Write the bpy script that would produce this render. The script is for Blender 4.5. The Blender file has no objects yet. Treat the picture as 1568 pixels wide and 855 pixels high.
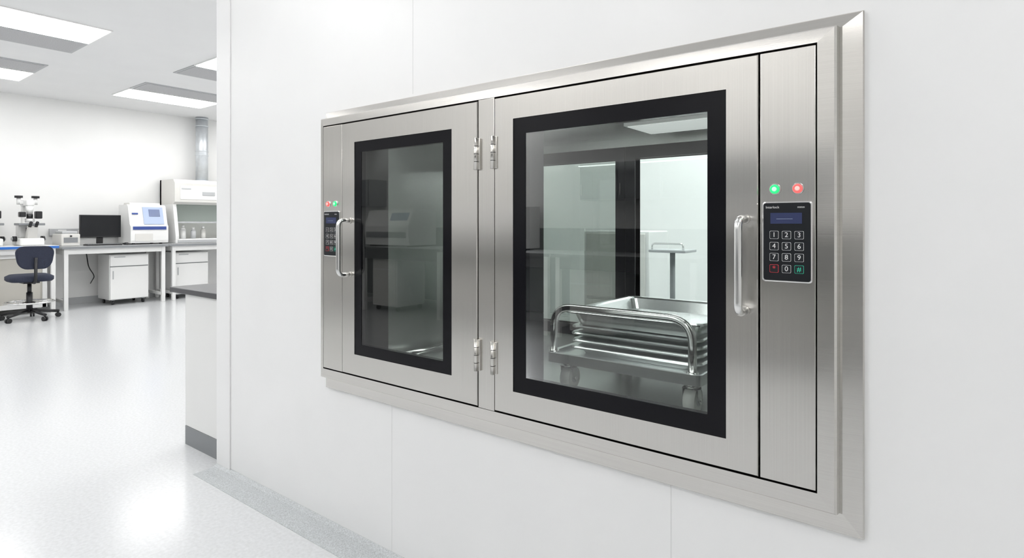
import bpy, bmesh, math
from mathutils import Vector, Matrix
S=bpy.context.scene
S.view_settings.view_transform='Standard'
S.view_settings.exposure=0.0
# ------------------------------------------------------------ materials
def mat(name,col,rough=.5,metal=0,emit=None,es=0,noise=None,bump=None,spec=None,aniso=0,rvar=0):
    m=bpy.data.materials.new(name); m.use_nodes=True
    nt=m.node_tree; b=nt.nodes['Principled BSDF']
    b.inputs['Base Color'].default_value=(*col,1); b.inputs['Roughness'].default_value=rough
    b.inputs['Metallic'].default_value=metal
    if spec is not None: b.inputs['Specular IOR Level'].default_value=spec
    if emit: b.inputs['Emission Color'].default_value=(*emit,1); b.inputs['Emission Strength'].default_value=es
    tc=nt.nodes.new('ShaderNodeTexCoord'); mp=nt.nodes.new('ShaderNodeMapping'); nz=nt.nodes.new('ShaderNodeTexNoise')
    nt.links.new(tc.outputs['Object'],mp.inputs[0]); nt.links.new(mp.outputs[0],nz.inputs['Vector'])
    sc,amt=(noise if noise else ((3,3,3),.01))
    mp.inputs['Scale'].default_value=sc; nz.inputs['Scale'].default_value=1.0; nz.inputs['Detail'].default_value=3
    cr=nt.nodes.new('ShaderNodeValToRGB')
    cr.color_ramp.elements[0].position=.3; cr.color_ramp.elements[1].position=.7
    cr.color_ramp.elements[0].color=(*[c*(1-amt) for c in col],1); cr.color_ramp.elements[1].color=(*[min(1,c*(1+amt)) for c in col],1)
    nt.links.new(nz.outputs['Fac'],cr.inputs[0]); nt.links.new(cr.outputs[0],b.inputs['Base Color'])
    if aniso:
        b.inputs['Anisotropic'].default_value=aniso
        cx=nt.nodes.new('ShaderNodeCombineXYZ'); cx.inputs[0].default_value=1
        nt.links.new(cx.outputs[0],b.inputs['Tangent'])
    if bump:
        bp=nt.nodes.new('ShaderNodeBump'); bp.inputs['Strength'].default_value=bump; bp.inputs['Distance'].default_value=.001
        nt.links.new(nz.outputs['Fac'],bp.inputs['Height']); nt.links.new(bp.outputs[0],b.inputs['Normal'])
    return m
def glass(name,tint,ior):
    m=bpy.data.materials.new(name); m.use_nodes=True; nt=m.node_tree
    for n in list(nt.nodes): nt.nodes.remove(n)
    o=nt.nodes.new('ShaderNodeOutputMaterial'); t=nt.nodes.new('ShaderNodeBsdfTransparent'); g=nt.nodes.new('ShaderNodeBsdfGlossy')
    f=nt.nodes.new('ShaderNodeFresnel'); mx=nt.nodes.new('ShaderNodeMixShader')
    t.inputs[0].default_value=(*tint,1); g.inputs['Roughness'].default_value=.01; g.inputs[0].default_value=(1,1,1,1)
    f.inputs[0].default_value=ior
    nt.links.new(f.outputs[0],mx.inputs[0]); nt.links.new(t.outputs[0],mx.inputs[1]); nt.links.new(g.outputs[0],mx.inputs[2]); nt.links.new(mx.outputs[0],o.inputs[0])
    return m
M={}
M['wall']=mat('wall_paint',(.89,.89,.89),.38)
M['wall2']=mat('lab_wall_paint',(.83,.83,.82),.5)
M['ceil']=mat('ceiling_paint',(.83,.83,.83),.7)
M['floor']=mat('epoxy_floor',(.62,.63,.64),.19,noise=((70,70,70),.06))
M['cove']=mat('cove_terrazzo',(.47,.49,.50),.35,noise=((220,220,220),.25))
M['seam']=mat('seam_sealant',(.78,.78,.78),.5)
M['steel']=mat('brushed_steel',(.67,.65,.62),.22,1,noise=((2,2,600),.04),bump=.02,aniso=.9)
M['steelv']=mat('brushed_steel_vertical_grain',(.67,.65,.62),.22,1,noise=((600,2,2),.04),bump=.02,aniso=.9)
M['steel2']=mat('chamber_steel',(.55,.57,.55),.26,.85,noise=((2,260,2),.03))
M['chrome']=mat('polished_steel',(.80,.80,.79),.19,1)
M['tray']=mat('tray_aluminium',(.88,.90,.90),.26,.85)
M['galv']=mat('galvanised_duct',(.70,.73,.76),.4,.8,noise=((8,8,8),.10))
M['black']=mat('black_glass_border',(.006,.006,.008),.15,spec=.18)
M['gap']=mat('dark_gasket',(.01,.01,.01),.7)
M['keypad']=mat('keypad_black',(.016,.018,.021),.3,spec=.25)
M['key']=mat('key_face',(.022,.024,.028),.35,spec=.25)
M['print']=mat('white_print',(.8,.8,.8),.5)
M['redp']=mat('red_print',(.75,.05,.07),.5,emit=(.8,.05,.07),es=.15)
M['grnp']=mat('green_print',(.03,.55,.35),.5,emit=(.03,.6,.35),es=.15)
M['lcd']=mat('lcd_blue',(.04,.05,.115),.25,emit=(.1,.13,.42),es=.02,spec=.3)
M['red']=mat('red_led',(.9,.08,.08),.3,emit=(1,.12,.11),es=1.0)
M['green']=mat('green_led',(.02,.7,.2),.3,emit=(.02,.8,.2),es=.8)
M['redc']=mat('red_led_core',(.9,.3,.3),.3,emit=(1,.45,.40),es=1.0)
M['greenc']=mat('green_led_core',(.4,.9,.5),.3,emit=(.45,1,.55),es=.8)
M['glass']=glass('door_glass',(.90,.94,.92),1.6)
M['glass2']=glass('rear_glass',(.90,.94,.93),1.35)
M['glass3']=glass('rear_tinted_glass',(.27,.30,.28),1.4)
M['white']=mat('white_enamel',(.82,.82,.81),.35)
M['offw']=mat('instrument_cream',(.70,.69,.66),.4)
M['lgrey']=mat('light_grey_plastic',(.46,.47,.48),.45)
M['mgrey']=mat('mid_grey',(.24,.25,.26),.5)
M['dgrey']=mat('dark_grey_laminate',(.08,.08,.085),.4)
M['dark']=mat('dark_laminate',(.05,.05,.055),.3)
M['blk']=mat('black_plastic',(.012,.012,.014),.35)
M['screen']=mat('monitor_screen',(.01,.011,.013),.12,spec=.3)
M['blue']=mat('instrument_blue',(.035,.07,.28),.3)
M['pblue']=mat('pale_blue_panel',(.42,.50,.68),.25)
M['tscreen']=mat('touch_screen',(.16,.20,.34),.2)
M['edge']=mat('bench_edge_blue',(.03,.16,.55),.4)
M['fabric']=mat('chair_fabric',(.022,.027,.05),.8,noise=((150,150,150),.25))
M['light']=mat('light_diffuser',(1,1,1),.5,emit=(1,.998,.99),es=10.7)
M['light2']=mat('clean_room_light_diffuser',(1,1,1),.5,emit=(.97,1,.995),es=17)
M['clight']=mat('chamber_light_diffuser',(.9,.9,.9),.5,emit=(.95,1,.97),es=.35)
M['fillstrip']=mat('added_tray_fill_strip',(.9,.9,.9),.5,emit=(.96,1,.98),es=18)  # added glow strip, put in only to brighten the trays
M['vent']=mat('vent_panel',(.46,.46,.47),.6,noise=((120,120,120),.15))
M['rubber']=mat('caster_tread',(.62,.63,.60),.5)
M['beige']=mat('beige_panel',(.55,.53,.48),.5)
# ------------------------------------------------------------ builder
class B:
    def __init__(s,name,parent=None):
        s.name=name; s.bm=bmesh.new(); s.ms=[]; s.parent=parent
    def mi(s,m):
        m=M[m]
        if m not in s.ms: s.ms.append(m)
        return s.ms.index(m)
    def box(s,x0,x1,y0,y1,z0,z1,m,bev=0,seg=2,rot=None):
        vs=[s.bm.verts.new((x,y,z)) for x in (x0,x1) for y in (y0,y1) for z in (z0,z1)]
        F=[(0,1,3,2),(4,6,7,5),(0,4,5,1),(2,3,7,6),(0,2,6,4),(1,5,7,3)]
        fs=[s.bm.faces.new([vs[i] for i in f]) for f in F]
        k=s.mi(m)
        for f in fs: f.material_index=k
        if bev:
            es=list({e for f in fs for e in f.edges})
            r=bmesh.ops.bevel(s.bm,geom=es,offset=bev,segments=seg,affect='EDGES',profile=.5)
            for f in r['faces']: f.material_index=k; f.smooth=True
        return s
    def loft(s,loops,m,cap0=False,cap1=False,smooth=False,closed=True):
        k=s.mi(m); L=[[s.bm.verts.new(p) for p in l] for l in loops]; fs=[]
        n=len(L[0])
        for a,b in zip(L[:-1],L[1:]):
            for i in range(n if closed else n-1):
                j=(i+1)%n
                f=s.bm.faces.new((a[i],a[j],b[j],b[i])); f.smooth=smooth; fs.append(f)
        if cap0: fs.append(s.bm.faces.new(L[0][::-1]))
        if cap1: fs.append(s.bm.faces.new(L[-1]))
        for f in fs: f.material_index=k
        bmesh.ops.recalc_face_normals(s.bm,faces=fs)
        return s
    def cyl(s,p0,p1,r,m,n=24,r1=None,smooth=True):
        p0=Vector(p0);p1=Vector(p1); d=(p1-p0).normalized()
        u=d.orthogonal().normalized(); v=d.cross(u); r1=r if r1 is None else r1
        c=[(math.cos(2*math.pi*i/n),math.sin(2*math.pi*i/n)) for i in range(n)]
        return s.loft([[p0+u*(a*r)+v*(b*r) for a,b in c],[p1+u*(a*r1)+v*(b*r1) for a,b in c]],m,True,True,smooth)
    def tube(s,pts,r,m,fil=0,n=14,closed=False):
        P=[Vector(p) for p in pts]
        if fil:
            Q=[P[0]]
            for a,b,c in zip(P[:-2],P[1:-1],P[2:]):
                d0=(a-b).normalized(); d1=(c-b).normalized()
                q0=b+d0*fil; q2=b+d1*fil
                for i in range(9):
                    t=i/8; Q.append(q0*(1-t)**2+b*2*t*(1-t)+q2*t*t)
            Q.append(P[-1]); P=Q
        loops=[]; u=None; N=len(P)
        for i,p in enumerate(P):
            if closed: d=(P[(i+1)%N]-P[i-1]).normalized()
            else: d=(P[min(i+1,N-1)]-P[max(i-1,0)]).normalized()
            u=d.orthogonal().normalized() if u is None else (u-d*u.dot(d)).normalized()
            v=d.cross(u)
            loops.append([p+u*(math.cos(2*math.pi*k/n)*r)+v*(math.sin(2*math.pi*k/n)*r) for k in range(n)])
        if closed: loops.append(loops[0]); return s.loft(loops,m,smooth=True)
        return s.loft(loops,m,True,True,True)
    def ring(s,c,R,r,m,axis='z',n=40):
        pts=[]
        for i in range(n):
            a=2*math.pi*i/n; p=(math.cos(a)*R,math.sin(a)*R)
            pts.append((c[0]+p[0],c[1]+p[1],c[2]) if axis=='z' else (c[0]+p[0],c[1],c[2]+p[1]))
        return s.tube(pts,r,m,closed=True,n=8)
    def prism(s,prof,axis,a0,a1,m):
        def P(p,a):
            return {'x':(a,p[0],p[1]),'y':(p[0],a,p[1]),'z':(p[0],p[1],a)}[axis]
        return s.loft([[P(p,a0) for p in prof],[P(p,a1) for p in prof]],m,True,True)
    def done(s,origin=None):
        xs=[v.co for v in s.bm.verts]
        if origin is None:
            lo=[min(c[i] for c in xs) for i in range(3)]; hi=[max(c[i] for c in xs) for i in range(3)]
            origin=Vector(((lo[0]+hi[0])/2,(lo[1]+hi[1])/2,lo[2]))
        origin=Vector(origin)
        for v in s.bm.verts: v.co-=origin
        me=bpy.data.meshes.new(s.name); s.bm.to_mesh(me); s.bm.free()
        for m in s.ms: me.materials.append(m)
        o=bpy.data.objects.new(s.name,me); bpy.context.collection.objects.link(o)
        if s.parent:
            o.parent=s.parent; o.location=origin-s.parent.location
        else: o.location=origin
        return o
def rect(x0,x1,z0,z1,y): return [(x0,y,z0),(x1,y,z0),(x1,y,z1),(x0,y,z1)]
def rrect(x0,x1,y0,y1,z,r,n=5):
    P=[]
    for cx,cy,a0 in ((x1-r,y1-r,0),(x0+r,y1-r,90),(x0+r,y0+r,180),(x1-r,y0+r,270)):
        for i in range(n+1):
            a=math.radians(a0+90*i/n); P.append((cx+r*math.cos(a),cy+r*math.sin(a),z))
    return P
def rrectY(x0,x1,z0,z1,y,r,n=5): return [(p[0],y,p[1]) for p in rrect(x0,x1,z0,z1,0,r,n)]
def empty(name,loc):
    e=bpy.data.objects.new(name,None); e.location=loc; e.empty_display_size=.1; bpy.context.collection.objects.link(e); return e
# ------------------------------------------------------------ room shell
H=3.0; WY=1.40
B('floor').box(-10.5,3.1,-3.3,6.1,-.1,0,'floor').done()
B('ceiling').box(-10.5,3.1,-3.3,6.1,H,H+.1,'ceil').done()
B('wall_west').box(-10.5,-10.4,-3.3,6.1,0,H,'wall2').done()
B('wall_east').box(3,3.1,-3.3,6.1,0,H,'wall2').done()
B('wall_south').box(-10.4,3,-3.3,-3.2,0,H,'wall2').done()
B('wall_north').box(-10.4,3,6.0,6.1,0,H,'wall2').done()
B('wall_partition').box(-2.9,-2.8,1.5,6.0,0,H,'wall').done()
OX0,OX1,OZ0,OZ1=-1.95,-.205,.62,1.60
w=B('wall_main')
w.box(-2.9,OX0,WY,1.5,0,H,'wall'); w.box(OX1,3,WY,1.5,0,H,'wall')
w.box(OX0,OX1,WY,1.5,0,OZ0,'wall'); w.box(OX0,OX1,WY,1.5,OZ1,H,'wall')
w.done()
B('trim_1').box(-2.904,-2.775,WY-.006,WY,0,H,'wall',.002).done()
k=2
for sx,z0,z1 in ((-1.507,1.65,H),(-1.616,.012,.55),(-.57,.012,.55)):
    B('trim_%d'%k).box(sx-.0012,sx+.0012,WY-.0006,WY,z0,z1,'seam').done(); k+=1
B('baseboard_main').prism([(WY,.018),(WY-.005,.016),(WY-.02,.007),(WY-.05,.003),(WY-.12,.0015),(WY-.12,0),(WY,0)],'x',-2.9,3,'cove').done()
B('baseboard_west').box(-10.4,-10.385,-3.2,6,0,.1,'lgrey').done()
B('baseboard_south').box(-10.385,3,-3.2,-3.185,0,.1,'lgrey').done()
# ceiling lights and vents
def clight(x0,x1,y0,y1,m='light'):
    b=B('ceiling_light'); b.box(x0,x1,y0,y1,H-.012,H,'white'); b.box(x0+.015,x1-.015,y0+.015,y1-.015,H-.016,H-.010,m); b.done()
def cvent(x0,x1,y0,y1):
    b=B('ceiling_vent'); b.box(x0,x1,y0,y1,H-.008,H,'lgrey'); b.box(x0+.03,x1-.03,y0+.03,y1-.03,H-.012,H-.006,'vent'); b.done()
for lx in (-9.36,-6.88,-4.40,-1.92,.56):
    for ly in (-1.35,.85,3.05,5.0):
        ln=.8 if ly>4.5 else 1.2
        if lx>-3 and ly==.85: ln=.5; 
        clight(lx,lx+.62,ly,ly+ln,'light2' if (lx>-3 and ly>1) else 'light')
        if lx>-5: continue
        if lx<-8: cvent(lx+.63,lx+1.15,ly,ly+ln)
        else: cvent(lx-.54,lx-.01,ly,ly+ln)
for lx in (-4.4,-1.92,.56): clight(lx-.3,lx+.9,-2.9,-2.6)  # unseen wall-wash panels, added to brighten the south wall mirrored in the steel
b=B('ceiling_sprinkler'); b.cyl((-7.9,3.95,H),(-7.9,3.95,H-.02),.05,'white'); b.cyl((-7.9,3.95,H-.02),(-7.9,3.95,H-.07),.015,'chrome'); b.cyl((-7.9,3.95,H-.07),(-7.9,3.95,H-.075),.03,'chrome'); b.done()
# ------------------------------------------------------------ pass-through cabinet
PB=empty('pass_through_cabinet',(-1.07,1.40,.548))
f=B('flange_frame',PB)
f.loft([rect(-1.995,-.152,.548,1.638,1.3999),rect(-1.995,-.152,.548,1.638,1.389),rect(-1.993,-.154,.550,1.636,1.387),
  rect(-1.967,-.190,.594,1.610,1.380),rect(-1.965,-.193,.599,1.607,1.374),rect(-1.960,-.195,.604,1.604,1.345),rect(-1.956,-.199,.608,1.600,1.3388),rect(-1.940,-.230,.641,1.574,1.3378),rect(-1.940,-.230,.641,1.574,1.356)],'steel')
f.box(-1.152,-1.090,1.3375,1.37,.642,1.573,'steelv',.001)
f.done()
g=B('gasket_backing',PB)
for x0,x1 in ((-1.948,-1.752),(-1.254,-1.024),(-.408,-.206)): g.box(x0,x1,1.358,1.50,.622,1.598,'gap')
g.box(-1.95,-.206,1.359,1.50,1.508,1.598,'gap'); g.box(-1.95,-.206,1.359,1.50,.622,.708,'gap')
g.done()
def door(name,x0,x1,z0,z1,wx0,wx1,wz0,wz1,bl,br,bz):
    d=B(name,PB)
    d.loft([rect(x0,x1,z0,z1,1.357),rect(x0,x1,z0,z1,1.3372),rect(x0+.002,x1-.002,z0+.002,z1-.002,1.3345),
            rect(wx0,wx1,wz0,wz1,1.3345),rect(wx0,wx1,wz0,wz1,1.357)],'steelv')
    d.loft([rect(wx0,wx1,wz0,wz1,1.337),rect(wx0+bl,wx1-br,wz0+bz,wz1-bz,1.337),rect(wx0+bl,wx1-br,wz0+bz,wz1-bz,1.357),rect(wx0,wx1,wz0,wz1,1.357)],'black')
    d.done()
    p=B(name+'_glass',PB); p.loft([rect(wx0+bl-.001,wx1-br+.001,wz0+bz-.001,wz1-bz+.001,1.3385)],'glass',cap0=True); p.done()
door('right_door',-1.0870,-.3455,.646,1.569,-1.018,-.414,.714,1.502,.043,.043,.045)
door('left_door',-1.8170,-1.1550,.646,1.569,-1.745,-1.260,.722,1.496,.036,.040,.038)
for i,(hx) in enumerate((-1.1535,-1.0885)):
    for z0 in (1.362,.755):
        h=B('hinge',PB)
        h.box(hx-.013,hx+.013,1.3305,1.3375,z0,z0+.094,'steelv',.001)
        h.cyl((hx,1.328,z0-.001),(hx,1.328,z0+.095),.0062,'steelv',20)
        for q in range(1,4): h.cyl((hx,1.328,z0+q*.0235-.0008),(hx,1.328,z0+q*.0235+.0008),.0064,'gap',20)
        h.done()
def handle(x,z0,z1):
    h=B('door_handle',PB)
    h.tube([(x,1.3345,z0),(x,1.285,z0),(x,1.285,z1),(x,1.3345,z1)],.0085,'chrome',fil=.024,n=18)
    for z in (z0,z1): h.cyl((x,1.3345,z),(x,1.331,z),.0115,'steelv')
    h.done()
handle(-.3735,1.006,1.209); handle(-1.772,1.012,1.210)
def textmesh(s,x,y,z,size,m,name='label'):
    c=bpy.data.curves.new(name,'FONT'); c.body=s; c.size=size; c.align_x='CENTER'; c.align_y='CENTER'; c.extrude=.0001
    o=bpy.data.objects.new(name,c); bpy.context.collection.objects.link(o)
    o.parent=PB; o.location=Vector((x,y,z))-PB.location; o.rotation_euler=(math.pi/2,0,0)
    c.materials.append(M[m])
def control(x0,x1,leds):
    p=B('control_panel',PB); p.box(x0,x1,1.336,1.358,.646,1.569,'steelv',.0012); p.done()
    cx=(x0+x1)/2
    kx0,kx1,kz0,kz1=cx-.049,cx+.049,1.075,1.246
    k=B('keypad',PB)
    k.loft([rrectY(kx0,kx1,kz0,kz1,1.336,.006),rrectY(kx0,kx1,kz0,kz1,1.3325,.006),rrectY(kx0+.002,kx1-.002,kz0+.002,kz1-.002,1.3315,.006)],'chrome',cap1=True)
    k.loft([rrectY(kx0+.003,kx1-.003,kz0+.003,kz1-.003,1.3314,.005),rrectY(kx0+.003,kx1-.003,kz0+.003,kz1-.003,1.3305,.005)],'keypad',cap1=True)
    k.box(cx-.032,cx+.030,1.3298,1.3306,1.199,1.222,'lcd')
    k.box(cx-.020,cx+.012,1.3296,1.3299,1.209,1.2096,'pblue')
    rows=[1.175,1.151,1.1275,1.103]; cols=[-.0245,0,.0245]
    lab=['1','2','3','4','5','6','7','8','9','*','0','#']
    for r in range(4):
        for c in range(3):
            x=cx+cols[c]; z=rows[r]; l=lab[r*3+c]
            mm='redp' if l=='*' else 'grnp' if l=='#' else 'print'
            k.loft([rrectY(x-.0088,x+.0088,z-.0085,z+.0085,1.3305,.002,3),rrectY(x-.0088,x+.0088,z-.0085,z+.0085,1.3296,.002,3),rrectY(x-.0083,x+.0083,z-.0080,z+.0080,1.3295,.002,3)],mm)
            k.loft([rrectY(x-.0083,x+.0083,z-.0080,z+.0080,1.3296,.002,3)],'key',cap0=True)
            textmesh(l,x,1.3292,z,.0145,mm,'key_label')
    textmesh('Interlock',cx-.028,1.3302,1.234,.0075,'print','panel_label'); textmesh('status',cx+.028,1.3302,1.234,.006,'print','panel_label')
    k.done()
    for x,m in leds:
        l=B('indicator_lamp',PB); z=1.273
        l.cyl((x,1.336,z),(x,1.3325,z),.0125,'chrome',28,r1=.0115)
        l.cyl((x,1.3325,z),(x,1.3285,z),.0100,m,24,r1=.0080)
        l.cyl((x,1.3285,z),(x,1.3275,z),.0050,m+'c',16,r1=.003)
        l.done()
control(-.3415,-.2325,((-.311,'green'),(-.266,'red')))
control(-1.9365,-1.8200,((-1.902,'red'),(-1.858,'green')))
# chamber
CF=.66
c=B('chamber_liner',PB)
Y1=2.20; X0,X1=-1.80,-.30
c.box(X0,X1,1.40,Y1,CF-.03,CF,'steel2'); c.box(X0,X1,1.40,Y1,1.55,1.58,'steel2')
c.box(X0-.02,X0,1.40,Y1,CF-.03,1.58,'steel2'); c.box(X1,X1+.02,1.40,Y1,CF-.03,1.58,'steel2')
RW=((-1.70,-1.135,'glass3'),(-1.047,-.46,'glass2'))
for a,b2 in ((X0,-1.70),(-1.135,-1.047),(-.46,X1)): c.box(a,b2,Y1,Y1+.04,CF-.03,1.58,'steel2')
for a,b2,_ in RW:
    c.box(a,b2,Y1,Y1+.04,CF-.03,.757,'steel2'); c.box(a,b2,Y1,Y1+.04,1.465,1.58,'steel2')
    c.loft([rect(a-.042,b2+.042,.71,1.515,Y1-.001),rect(a-.042,b2+.042,.71,1.515,Y1-.006),rect(a,b2,.757,1.465,Y1-.006),rect(a,b2,.757,1.465,Y1+.045)],'black')
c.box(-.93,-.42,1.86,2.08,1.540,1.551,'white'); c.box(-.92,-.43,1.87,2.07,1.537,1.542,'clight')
c.box(-1.76,-.36,1.502,1.542,1.530,1.551,'white',.002); c.box(-1.74,-.38,1.507,1.537,1.526,1.531,'fillstrip')  # added fill strip and housing, out of view behind the front header
c.tube([(X0+.05,1.52,CF+.014),(X0+.05,2.15,CF+.014)],.012,'chrome'); 
c.done()
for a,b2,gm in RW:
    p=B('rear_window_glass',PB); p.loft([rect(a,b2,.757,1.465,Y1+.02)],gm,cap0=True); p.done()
# ------------------------------------------------------------ trolley (stands inside the chamber)
t=B('platform_trolley')
tx0,tx1,ty0,ty1,tz=-1.065,-.555,1.57,2.12,.752
t.loft([rrect(tx0,tx1,ty0,ty1,tz,.02),rrect(tx0,tx1,ty0,ty1,tz+.030,.02),rrect(tx0+.004,tx1-.004,ty0+.004,ty1-.004,tz+.032,.018),rrect(tx0+.014,tx1-.014,ty0+.014,ty1-.014,tz+.030,.015),rrect(tx0+.016,tx1-.016,ty0+.016,ty1-.016,tz+.020,.015)],'tray',True,True)
t.tube([(tx0+.02,ty0+.02,tz+.02),(tx0+.02,ty0+.02,CF+.270),(tx1-.03,ty0+.02,CF+.270),(tx1-.03,ty0+.02,tz+.02)],.0120,'chrome',fil=.07,n=18)
for x in (tx0+.02,tx1-.03): t.cyl((x,ty0+.02,tz+.02),(x,ty0+.02,tz+.035),.017,'chrome')
for x in (tx0+.055,tx1-.045):
    for y in (ty0+.055,ty1-.06):
        t.box(x-.03,x+.03,y-.028,y+.028,tz-.006,tz,'chrome',.001)
        t.cyl((x,y,tz-.006),(x,y,tz-.020),.019,'chrome')
        for s_ in (-1,1):
            t.prism([(y-.014,tz-.018),(y+.014,tz-.018),(y+.022,CF+.030),(y+.010,CF+.024),(y-.010,CF+.04)],'x',x+s_*.021-.0015,x+s_*.021+.0015,'chrome')
        t.box(x-.0225,x+.0225,y-.015,y+.015,tz-.022,tz-.018,'chrome')
        t.cyl((x-.017,y+.008,CF+.036),(x+.017,y+.008,CF+.036),.035,'rubber',32)
        t.cyl((x-.0185,y+.008,CF+.036),(x+.0185,y+.008,CF+.036),.016,'lgrey',24)
        t.cyl((x-.026,y+.008,CF+.036),(x+.026,y+.008,CF+.036),.005,'chrome',12)
t.done()
s=B('tray_stack')
def tray(x0,x1,y0,y1,z,h):
    r=.03
    s.loft([rrect(x0+.034,x1-.034,y0+.034,y1-.034,z,r),rrect(x0+.020,x1-.020,y0+.020,y1-.020,z+h-.008,r),rrect(x0+.001,x1-.001,y0+.001,y1-.001,z+h-.008,r),rrect(x0,x1,y0,y1,z+h-.004,r),rrect(x0+.004,x1-.004,y0+.004,y1-.004,z+h,r),
      rrect(x0+.015,x1-.015,y0+.015,y1-.015,z+h-.001,r),rrect(x0+.023,x1-.023,y0+.023,y1-.023,z+h-.006,r),rrect(x0+.037,x1-.037,y0+.037,y1-.037,z+.003,r)],'tray',True,True)
zz=tz+.0205
for i in range(4):
    tray(-1.012+.003*(i%2),-.575,1.625,2.08,zz,.028); zz+=.0225
tray(-1.025,-.560,1.612,2.10,zz+.008,.046)
s.done()
# ------------------------------------------------------------ counter at the wall end
b=B('side_counter')
b.box(-3.34,-2.91,1.435,3.1,.1,.815,'white',.003); b.box(-3.335,-2.91,1.433,3.1,0,.1,'mgrey')
b.box(-3.50,-2.905,1.42,3.12,.815,.845,'dark',.004)
b.done()
# ------------------------------------------------------------ lab benches
def bench(name,x0,x1,y0,y1,z,edge='lgrey',front=1,top='white'):
    b=B(name)
    b.box(x0,x1,y0,y1,z-.035,z,top,.003)
    fx=x1 if front>0 else x0
    b.box(fx-.004,fx+.004,y0,y1,z-.036,z-.004,edge)
    for y in (y0+.03,y1-.08):
        for x in (x0+.03,x1-.08): b.box(x,x+.05,y,y+.05,0,z-.035,'white',.003)
        b.box(x0+.08,x1-.08,y+.005,y+.045,z-.11,z-.036,'white'); b.box(x0+.08,x1-.08,y+.005,y+.045,.10,.14,'white')
    b.box(x1-.07,x1-.035,y0+.08,y1-.08,z-.11,z-.036,'white'); b.box(x0+.04,x0+.07,y0+.08,y1-.08,z-.11,z-.036,'white')
    return b
b=bench('lab_bench',-10.35,-9.65,2.56,3.90,.88,'mgrey',top='lgrey')
b.tube([(-10.25,3.0,.85),(-10.18,3.02,.55),(-10.12,3.08,.42),(-10.3,3.08,.3)],.007,'blk',fil=.06)
b.done()
b=bench('lab_bench',-10.35,-9.65,3.94,5.5,.88,'mgrey',top='lgrey'); b.done()
b=bench('lab_bench',-10.35,-9.62,.75,2.52,.90,'edge')
b.box(-10.2,-9.72,.86,2.40,.10,.76,'beige')
for y in (.84,1.35,1.87,2.36): b.box(-9.73,-9.70,y,y+.05,.08,.80,'white')
b.box(-9.73,-9.70,.86,2.40,.08,.14,'white'); b.box(-9.73,-9.70,.86,2.40,.74,.80,'white')
b.done()
def cabinet(x0,x1,y0,y1,z1):
    b=B('mobile_pedestal_cabinet')
    b.box(x0,x1,y0,y1,.075,z1,'white',.006)
    b.box(x1,x1+.016,y0+.01,y1-.01,z1-.17,z1-.012,'white',.003); b.box(x1,x1+.016,y0+.01,y1-.01,.085,z1-.185,'white',.003)
    b.box(x1-.001,x1+.004,y0+.008,y1-.008,z1-.186,z1-.169,'mgrey')
    b.box(x1+.016,x1+.024,y0+.06,y0+.20,z1-.045,z1-.032,'lgrey'); b.box(x1+.016,x1+.024,y0+.04,y0+.052,z1-.36,z1-.24,'lgrey')
    for x in (x0+.05,x1-.05):
        for y in (y0+.06,y1-.06):
            b.box(x-.02,x+.02,y-.02,y+.02,.06,.076,'mgrey'); b.cyl((x,y-.012,.03),(x,y+.012,.03),.03,'blk',16)
    b.done()
cabinet(-10.25,-9.80,3.16,3.68,.74); cabinet(-10.25,-9.80,4.05,4.57,.74)
Z=.8815
def analyzer(x,y,z,d=1):
    b=B('benchtop_analyzer')
    X=lambda v:x+d*v
    P=lambda l:[(X(a),c) for a,c in l]
    b.prism(P([(0,z+.02),(.46,z+.02),(.47,z+.06),(.47,z+.27),(.44,z+.30),(.36,z+.58),(.32,z+.60),(.02,z+.60),(0,z+.58)]),'y',y,y+.52,'white')
    b.prism(P([(.465,z+.22),(.476,z+.22),(.476,z+.27),(.465,z+.27)]),'y',y+.03,y+.49,'blue')
    b.prism(P([(.447,z+.30),(.452,z+.305),(.376,z+.565),(.366,z+.565)]),'y',y+.19,y+.47,'pblue')
    b.prism(P([(.415,z+.42),(.424,z+.425),(.396,z+.53),(.385,z+.53)]),'y',y+.27,y+.42,'tscreen')
    b.prism(P([(.468,z+.05),(.474,z+.05),(.474,z+.16),(.468,z+.16)]),'y',y+.06,y+.30,'offw')
    b.prism(P([(.405,z+.45),(.412,z+.455),(.406,z+.475),(.395,z+.475)]),'y',y+.04,y+.12,'blue')
    b.prism(P([(.05,z+.60),(.3,z+.60),(.28,z+.63),(.07,z+.63)]),'y',y+.05,y+.47,'offw')
    for a in (.05,.4):
        for c in (.06,.44): b.cyl((X(a),y+c,z),(X(a),y+c,z+.021),.02,'blk',12)
    b.done()
analyzer(-10.22,3.42,Z)
def monitor(x,y,z,d=1):
    b=B('computer_monitor')
    X=lambda a,c:(min(x+d*a,x+d*c),max(x+d*a,x+d*c))
    b.box(*X(-.02,.02),y,y+.52,z+.11,z+.44,'blk',.006); b.box(*X(.02,.022),y+.012,y+.508,z+.13,z+.43,'screen')
    b.box(*X(-.05,-.02),y+.22,y+.30,z+.02,z+.3,'blk',.004); b.box(*X(-.12,.10),y+.14,y+.38,z,z+.016,'blk',.004)
    b.done()
    k=B('keyboard'); k.box(*X(.16,.31),y+.0,y+.44,z,z+.018,'blk',.004)
    for i in range(5):
        for j in range(14): k.box(*X(.172+i*.026,.194+i*.026),y+.015+j*.0295,y+.04+j*.0295,z+.018,z+.024,'mgrey')
    k.done()
    m=B('computer_mouse'); m.loft([rrect(*X(.20,.30),y+.48,y+.54,z,.025),rrect(*X(.202,.298),y+.482,y+.538,z+.02,.025),rrect(*X(.22,.28),y+.495,y+.525,z+.034,.012)],'blk',True,True,True); m.done()
monitor(-10.02,2.86,Z)
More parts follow.
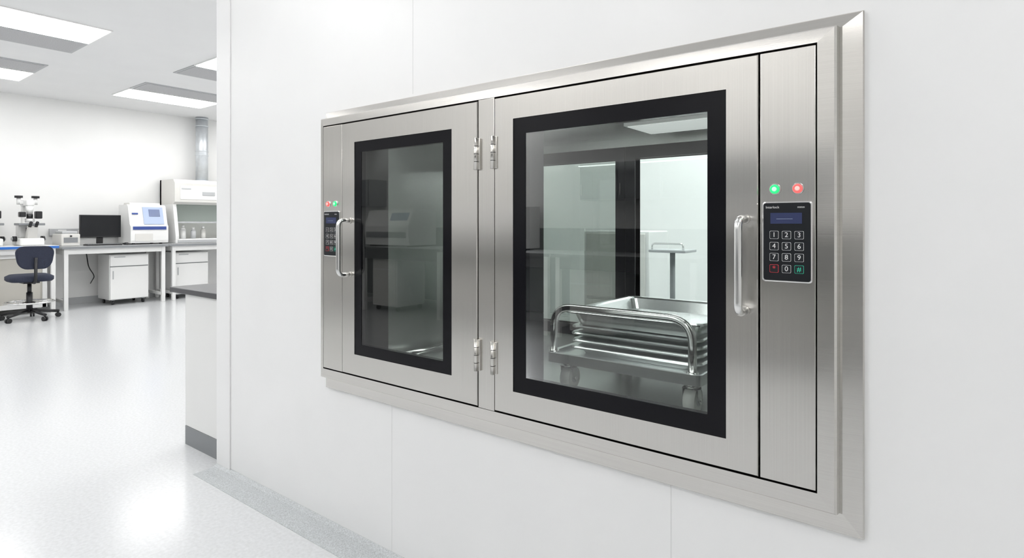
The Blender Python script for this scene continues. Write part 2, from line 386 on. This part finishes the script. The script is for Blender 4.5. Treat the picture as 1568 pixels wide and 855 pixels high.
b=B('water_bath'); b.box(-10.2,-9.80,2.59,2.81,Z,1.05,'offw',.012); b.box(-10.16,-9.84,2.61,2.79,1.05,1.09,'lgrey',.01); b.box(-9.80,-9.795,2.62,2.78,.93,1.0,'mgrey'); b.cyl((-9.80,2.70,1.02),(-9.785,2.70,1.02),.012,'blk'); b.done()
def microscope(x,y,z):
    b=B('inverted_microscope')
    b.box(x-.25,x+.16,y-.13,y+.13,z,z+.10,'white',.02); b.box(x-.22,x-.04,y-.10,y+.10,z+.10,z+.30,'white',.02)
    b.box(x-.10,x+.14,y-.14,y+.14,z+.27,z+.30,'mgrey',.006)
    b.cyl((x+.02,y,z+.17),(x+.02,y,z+.24),.04,'blk'); b.cyl((x+.02,y,z+.24),(x+.02,y,z+.27),.018,'chrome')
    b.box(x-.24,x-.17,y-.04,y+.04,z+.28,z+.58,'white',.012)
    b.box(x-.24,x+.06,y-.045,y+.045,z+.53,z+.61,'white',.015)
    b.cyl((x+.02,y,z+.53),(x+.02,y,z+.42),.045,'white',24,r1=.03); b.cyl((x+.02,y,z+.42),(x+.02,y,z+.36),.035,'blk',24)
    b.cyl((x+.02,y,z+.36),(x+.02,y,z+.31),.05,'white',24); b.box(x+.0,x+.10,y+.05,y+.12,z+.36,z+.46,'blk',.01); b.box(x+.0,x+.08,y-.12,y-.05,z+.38,z+.45,'blk',.01)
    for s_ in (-.09,.09):
        b.cyl((x-.10,y+s_,z+.55),(x-.10,y+s_,z+.64),.022,'white'); b.cyl((x-.10,y+s_,z+.64),(x-.10,y+s_,z+.67),.045,'blk')
    b.box(x-.12,x-.08,y-.10,y+.10,z+.55,z+.60,'white',.01)
    b.prism([(x+.0,z+.10),(x+.14,z+.10),(x+.20,z+.24),(x+.12,z+.26)],'y',y-.05,y+.05,'offw')
    for s_ in (-.033,.033): b.cyl((x+.15,y+s_,z+.235),(x+.235,y+s_,z+.31),.018,'blk',16)
    for s_ in (-1,1): b.cyl((x-.02,y+s_*.13,z+.09),(x-.02,y+s_*.17,z+.09),.035,'blk',20); b.cyl((x-.02,y+s_*.17,z+.09),(x-.02,y+s_*.185,z+.09),.02,'lgrey',20)
    b.done()
microscope(-9.92,2.27,.9015); microscope(-9.95,1.85,.9015)
def chair(x,y):
    b=B('lab_chair')
    b.loft([rrect(x-.20,x+.20,y-.20,y+.20,.48,.10),rrect(x-.22,x+.22,y-.22,y+.22,.50,.12),rrect(x-.22,x+.22,y-.22,y+.22,.54,.12),rrect(x-.18,x+.18,y-.18,y+.18,.565,.10)],'fabric',True,True,True)
    bx=x+.23
    def bl(o,g,r):
        return [(bx+o-.35*(p[0]-y)**2,y+(p[0]-y)*(.78+.22*(p[1]-.64)/.28),p[1]) for p in rrect(y-.20+g,y+.20-g,.64+g,.92-g,0,r,6)]
    b.loft([bl(.02,.03,.06),bl(.035,.0,.10),bl(-.005,.0,.10),bl(-.025,.03,.06)],'fabric',True,True,True)
    b.tube([(x+.02,y,.47),(x+.26,y,.47),(x+.275,y,.78)],.017,'blk',fil=.06)
    b.cyl((x,y,.47),(x,y,.30),.022,'blk'); b.cyl((x,y,.34),(x,y,.09),.032,'blk')
    b.box(x-.1,x+.1,y-.08,y+.08,.455,.482,'blk')
    b.ring((x,y,.22),.245,.011,'chrome')
    for i in range(5):
        a=2*math.pi*i/5+.3; c_,s_=math.cos(a),math.sin(a)
        b.tube([(x+.03*c_,y+.03*s_,.115),(x+.30*c_,y+.30*s_,.075)],.018,'blk',n=10)
        b.cyl((x+.29*c_,y+.29*s_,.08),(x+.29*c_,y+.29*s_,.045),.010,'blk',10)
        for q in (-1,1):
            px,py=x+.29*c_-s_*.014*q,y+.29*s_+c_*.014*q
            b.cyl((px-s_*.009,py+c_*.009,.028),(px+s_*.009,py-c_*.009,.028),.028,'blk',16)
        b.cyl((x+.03*c_,y+.03*s_,.22),(x+.245*c_,y+.245*s_,.22),.007,'chrome',8)
    b.done()
chair(-9.17,2.10)
b=B('biosafety_cabinet')
x0,x1,y0,y1,z0=-10.36,-9.78,4.06,5.30,Z
b.box(x0,x1,y0,y1,z0,z0+.06,'white',.005)
b.box(x0,x0+.05,y0,y1,z0+.06,z0+1.02,'offw')
for y in (y0,y1-.05): b.prism([(x0,z0+.06),(x1,z0+.06),(x1,z0+.12),(x1-.10,z0+.62),(x0,z0+.62)],'y',y,y+.05,'white')
b.prism([(x0,z0+.62),(x1-.10,z0+.62),(x1-.03,z0+.66),(x1-.03,z0+.96),(x1-.09,z0+1.02),(x0,z0+1.02)],'y',y0,y1,'offw')
b.box(x1-.032,x1-.024,y0+.08,y1-.08,z0+.70,z0+.92,'white',.004)
b.box(x1-.025,x1-.018,y0+.42,y0+.62,z0+.77,z0+.83,'lgrey',.006)
b.box(x1-.025,x1-.020,y0+.10,y0+.24,z0+.86,z0+.88,'lgrey')
b.box(x1-.11,x1-.105,y0+.05,y1-.05,z0+.34,z0+.62,'glass2'); b.box(x1-.115,x1-.095,y0+.05,y1-.05,z0+.32,z0+.345,'lgrey')
b.box(x0+.06,x1-.04,y0+.06,y1-.06,z0+.06,z0+.07,'tray')
b.box(x1,x1+.01,y0+.03,y1-.03,z0+.01,z0+.05,'lgrey')
b.done()
def bottle(x,y,z,h,r,m):
    b=B('reagent_bottle'); b.cyl((x,y,z),(x,y,z+h*.65),r,m); b.cyl((x,y,z+h*.65),(x,y,z+h*.82),r,m,r1=r*.45); b.cyl((x,y,z+h*.82),(x,y,z+h),r*.5,'white'); b.done()
bottle(-10.0,4.26,.953,.22,.045,'white'); bottle(-9.95,4.40,.953,.18,.04,'lgrey'); bottle(-10.0,4.58,.953,.2,.04,'offw')
b=B('exhaust_duct'); cx,cy=-10.22,4.66
b.cyl((cx,cy,1.903),(cx,cy,H),.095,'galv',32)
for z in (1.92,2.35,2.42,2.85,2.97): b.ring((cx,cy,z),.097,.008,'galv')
b.done()
b=B('trim_5'); b.box(-10.4,-10.36,2.6,3.9,1.02,1.12,'lgrey',.004)  # cable trunking with sockets, fixed to the west wall
for i in range(5): b.box(-10.36,-10.355,2.7+i*.24,2.8+i*.24,1.035,1.105,'white')
b.done()
# ------------------------------------------------------------ south side of the lab
def sbench(x0,x1):
    b=B('lab_bench'); y0,y1,z=-3.18,-2.45,.88
    b.box(x0,x1,y0,y1,z-.035,z,'lgrey',.003); b.box(x0,x1,y1-.002,y1+.004,z-.036,z-.003,'dgrey')
    for x in (x0+.03,x1-.08):
        for y in (y0+.03,y1-.08): b.box(x,x+.05,y,y+.05,0,z-.035,'white')
        b.box(x+.005,x+.045,y0+.08,y1-.08,.1,.14,'white')
    b.box(x0+.08,x1-.08,y1-.07,y1-.04,z-.16,z-.036,'dgrey')
    b.box(x0+.08,x1-.08,y0+.02,y0+.04,.12,z-.036,'mgrey')
    b.box(x0+.15,x0+.65,y0+.1,y1-.12,.07,.72,'white',.005); b.box(x0+.17,x0+.63,y1-.12,y1-.105,.09,.56,'offw'); b.box(x0+.17,x0+.63,y1-.12,y1-.105,.58,.71,'offw')
    b.box(x0,x1,y0-.01,y0+.02,z,z+.26,'dgrey')
    for x in (x0+.2,x0+.6):
        for y in (y0+.15,y1-.18): b.cyl((x-.012,y,.035),(x+.012,y,.035),.035,'blk',12)
    b.done()
for x in (-8.2,-6.6,-5.0,-3.4,-1.8,-.2): sbench(x,x+1.56)
def wcab(x0,x1):
    b=B('wall_cabinet'); b.box(x0,x1,-3.2,-2.87,1.45,1.85,'lgrey',.004); n=3; w_=(x1-x0)/n
    for i in range(n): b.box(x0+i*w_+.008,x0+(i+1)*w_-.008,-2.87,-2.85,1.46,1.84,'mgrey',.003); b.box(x0+i*w_+.03,x0+i*w_+.042,-2.85,-2.83,1.5,1.62,'chrome')
    b.done()
wcab(-3.3,-1.9); wcab(-1.8,-.4); wcab(-8.2,-6.9)
def sanalyzer(x,z):
    b=B('benchtop_analyzer'); y=-3.1
    b.prism([(y,z+.02),(y+.50,z+.02),(y+.52,z+.28),(y+.42,z+.50),(y,z+.52)],'x',x,x+.9,'white')
    b.prism([(y+.512,z+.12),(y+.524,z+.12),(y+.524,z+.20),(y+.512,z+.20)],'x',x+.04,x+.85,'mgrey')
    b.prism([(y+.50,z+.30),(y+.51,z+.30),(y+.44,z+.46),(y+.43,z+.46)],'x',x+.5,x+.85,'tscreen')
    for a in (.06,.83): b.box(x+a-.02,x+a+.02,y+.05,y+.45,z,z+.021,'blk')
    b.done()
for x in (-6.65,-4.9): sanalyzer(x,Z)
# ------------------------------------------------------------ clean room beyond
b=B('storage_cabinet'); b.box(-2.38,-1.82,4.06,4.41,.05,1.14,'white',.008); b.box(-2.35,-1.85,4.045,4.06,.62,1.12,'offw',.004); b.box(-2.35,-1.85,4.045,4.06,.08,.60,'offw',.004)
for z in (.7,.4): b.box(-1.92,-1.905,4.025,4.045,z,z+.12,'lgrey')
b.box(-2.36,-1.84,4.08,4.39,0,.05,'mgrey'); b.done()
b=B('instrument_stand')
sx,sy=-1.56,3.86
b.box(sx-.13,sx+.13,sy-.11,sy+.11,1.00,1.02,'lgrey',.006)
b.tube([(sx-.11,sy-.09,1.02),(sx-.11,sy-.09,1.06),(sx+.11,sy-.09,1.06),(sx+.11,sy-.09,1.02)],.007,'chrome',fil=.02)
b.cyl((sx,sy,.12),(sx,sy,1.0),.018,'mgrey')
for i in range(5):
    a=i*2*math.pi/5; ex,ey=sx+.18*math.cos(a),sy+.18*math.sin(a)
    b.tube([(sx,sy,.13),(ex,ey,.06)],.013,'chrome'); b.cyl((ex,ey-.01,.03),(ex,ey+.01,.03),.03,'blk',12)
b.done()
# ------------------------------------------------------------ world + camera
W=bpy.data.worlds.new('World'); S.world=W; W.use_nodes=True; W.node_tree.nodes['Background'].inputs[0].default_value=(.8,.85,.9,1); W.node_tree.nodes['Background'].inputs[1].default_value=.5
cd=bpy.data.cameras.new('camera'); cam=bpy.data.objects.new('camera',cd); bpy.context.collection.objects.link(cam)
cam.location=(0,0,1.2); cam.rotation_euler=(math.pi/2,0,math.radians(37.43))
cd.sensor_width=36; cd.lens=20.456; cd.shift_y=-.05453; cd.clip_start=.02
S.camera=cam
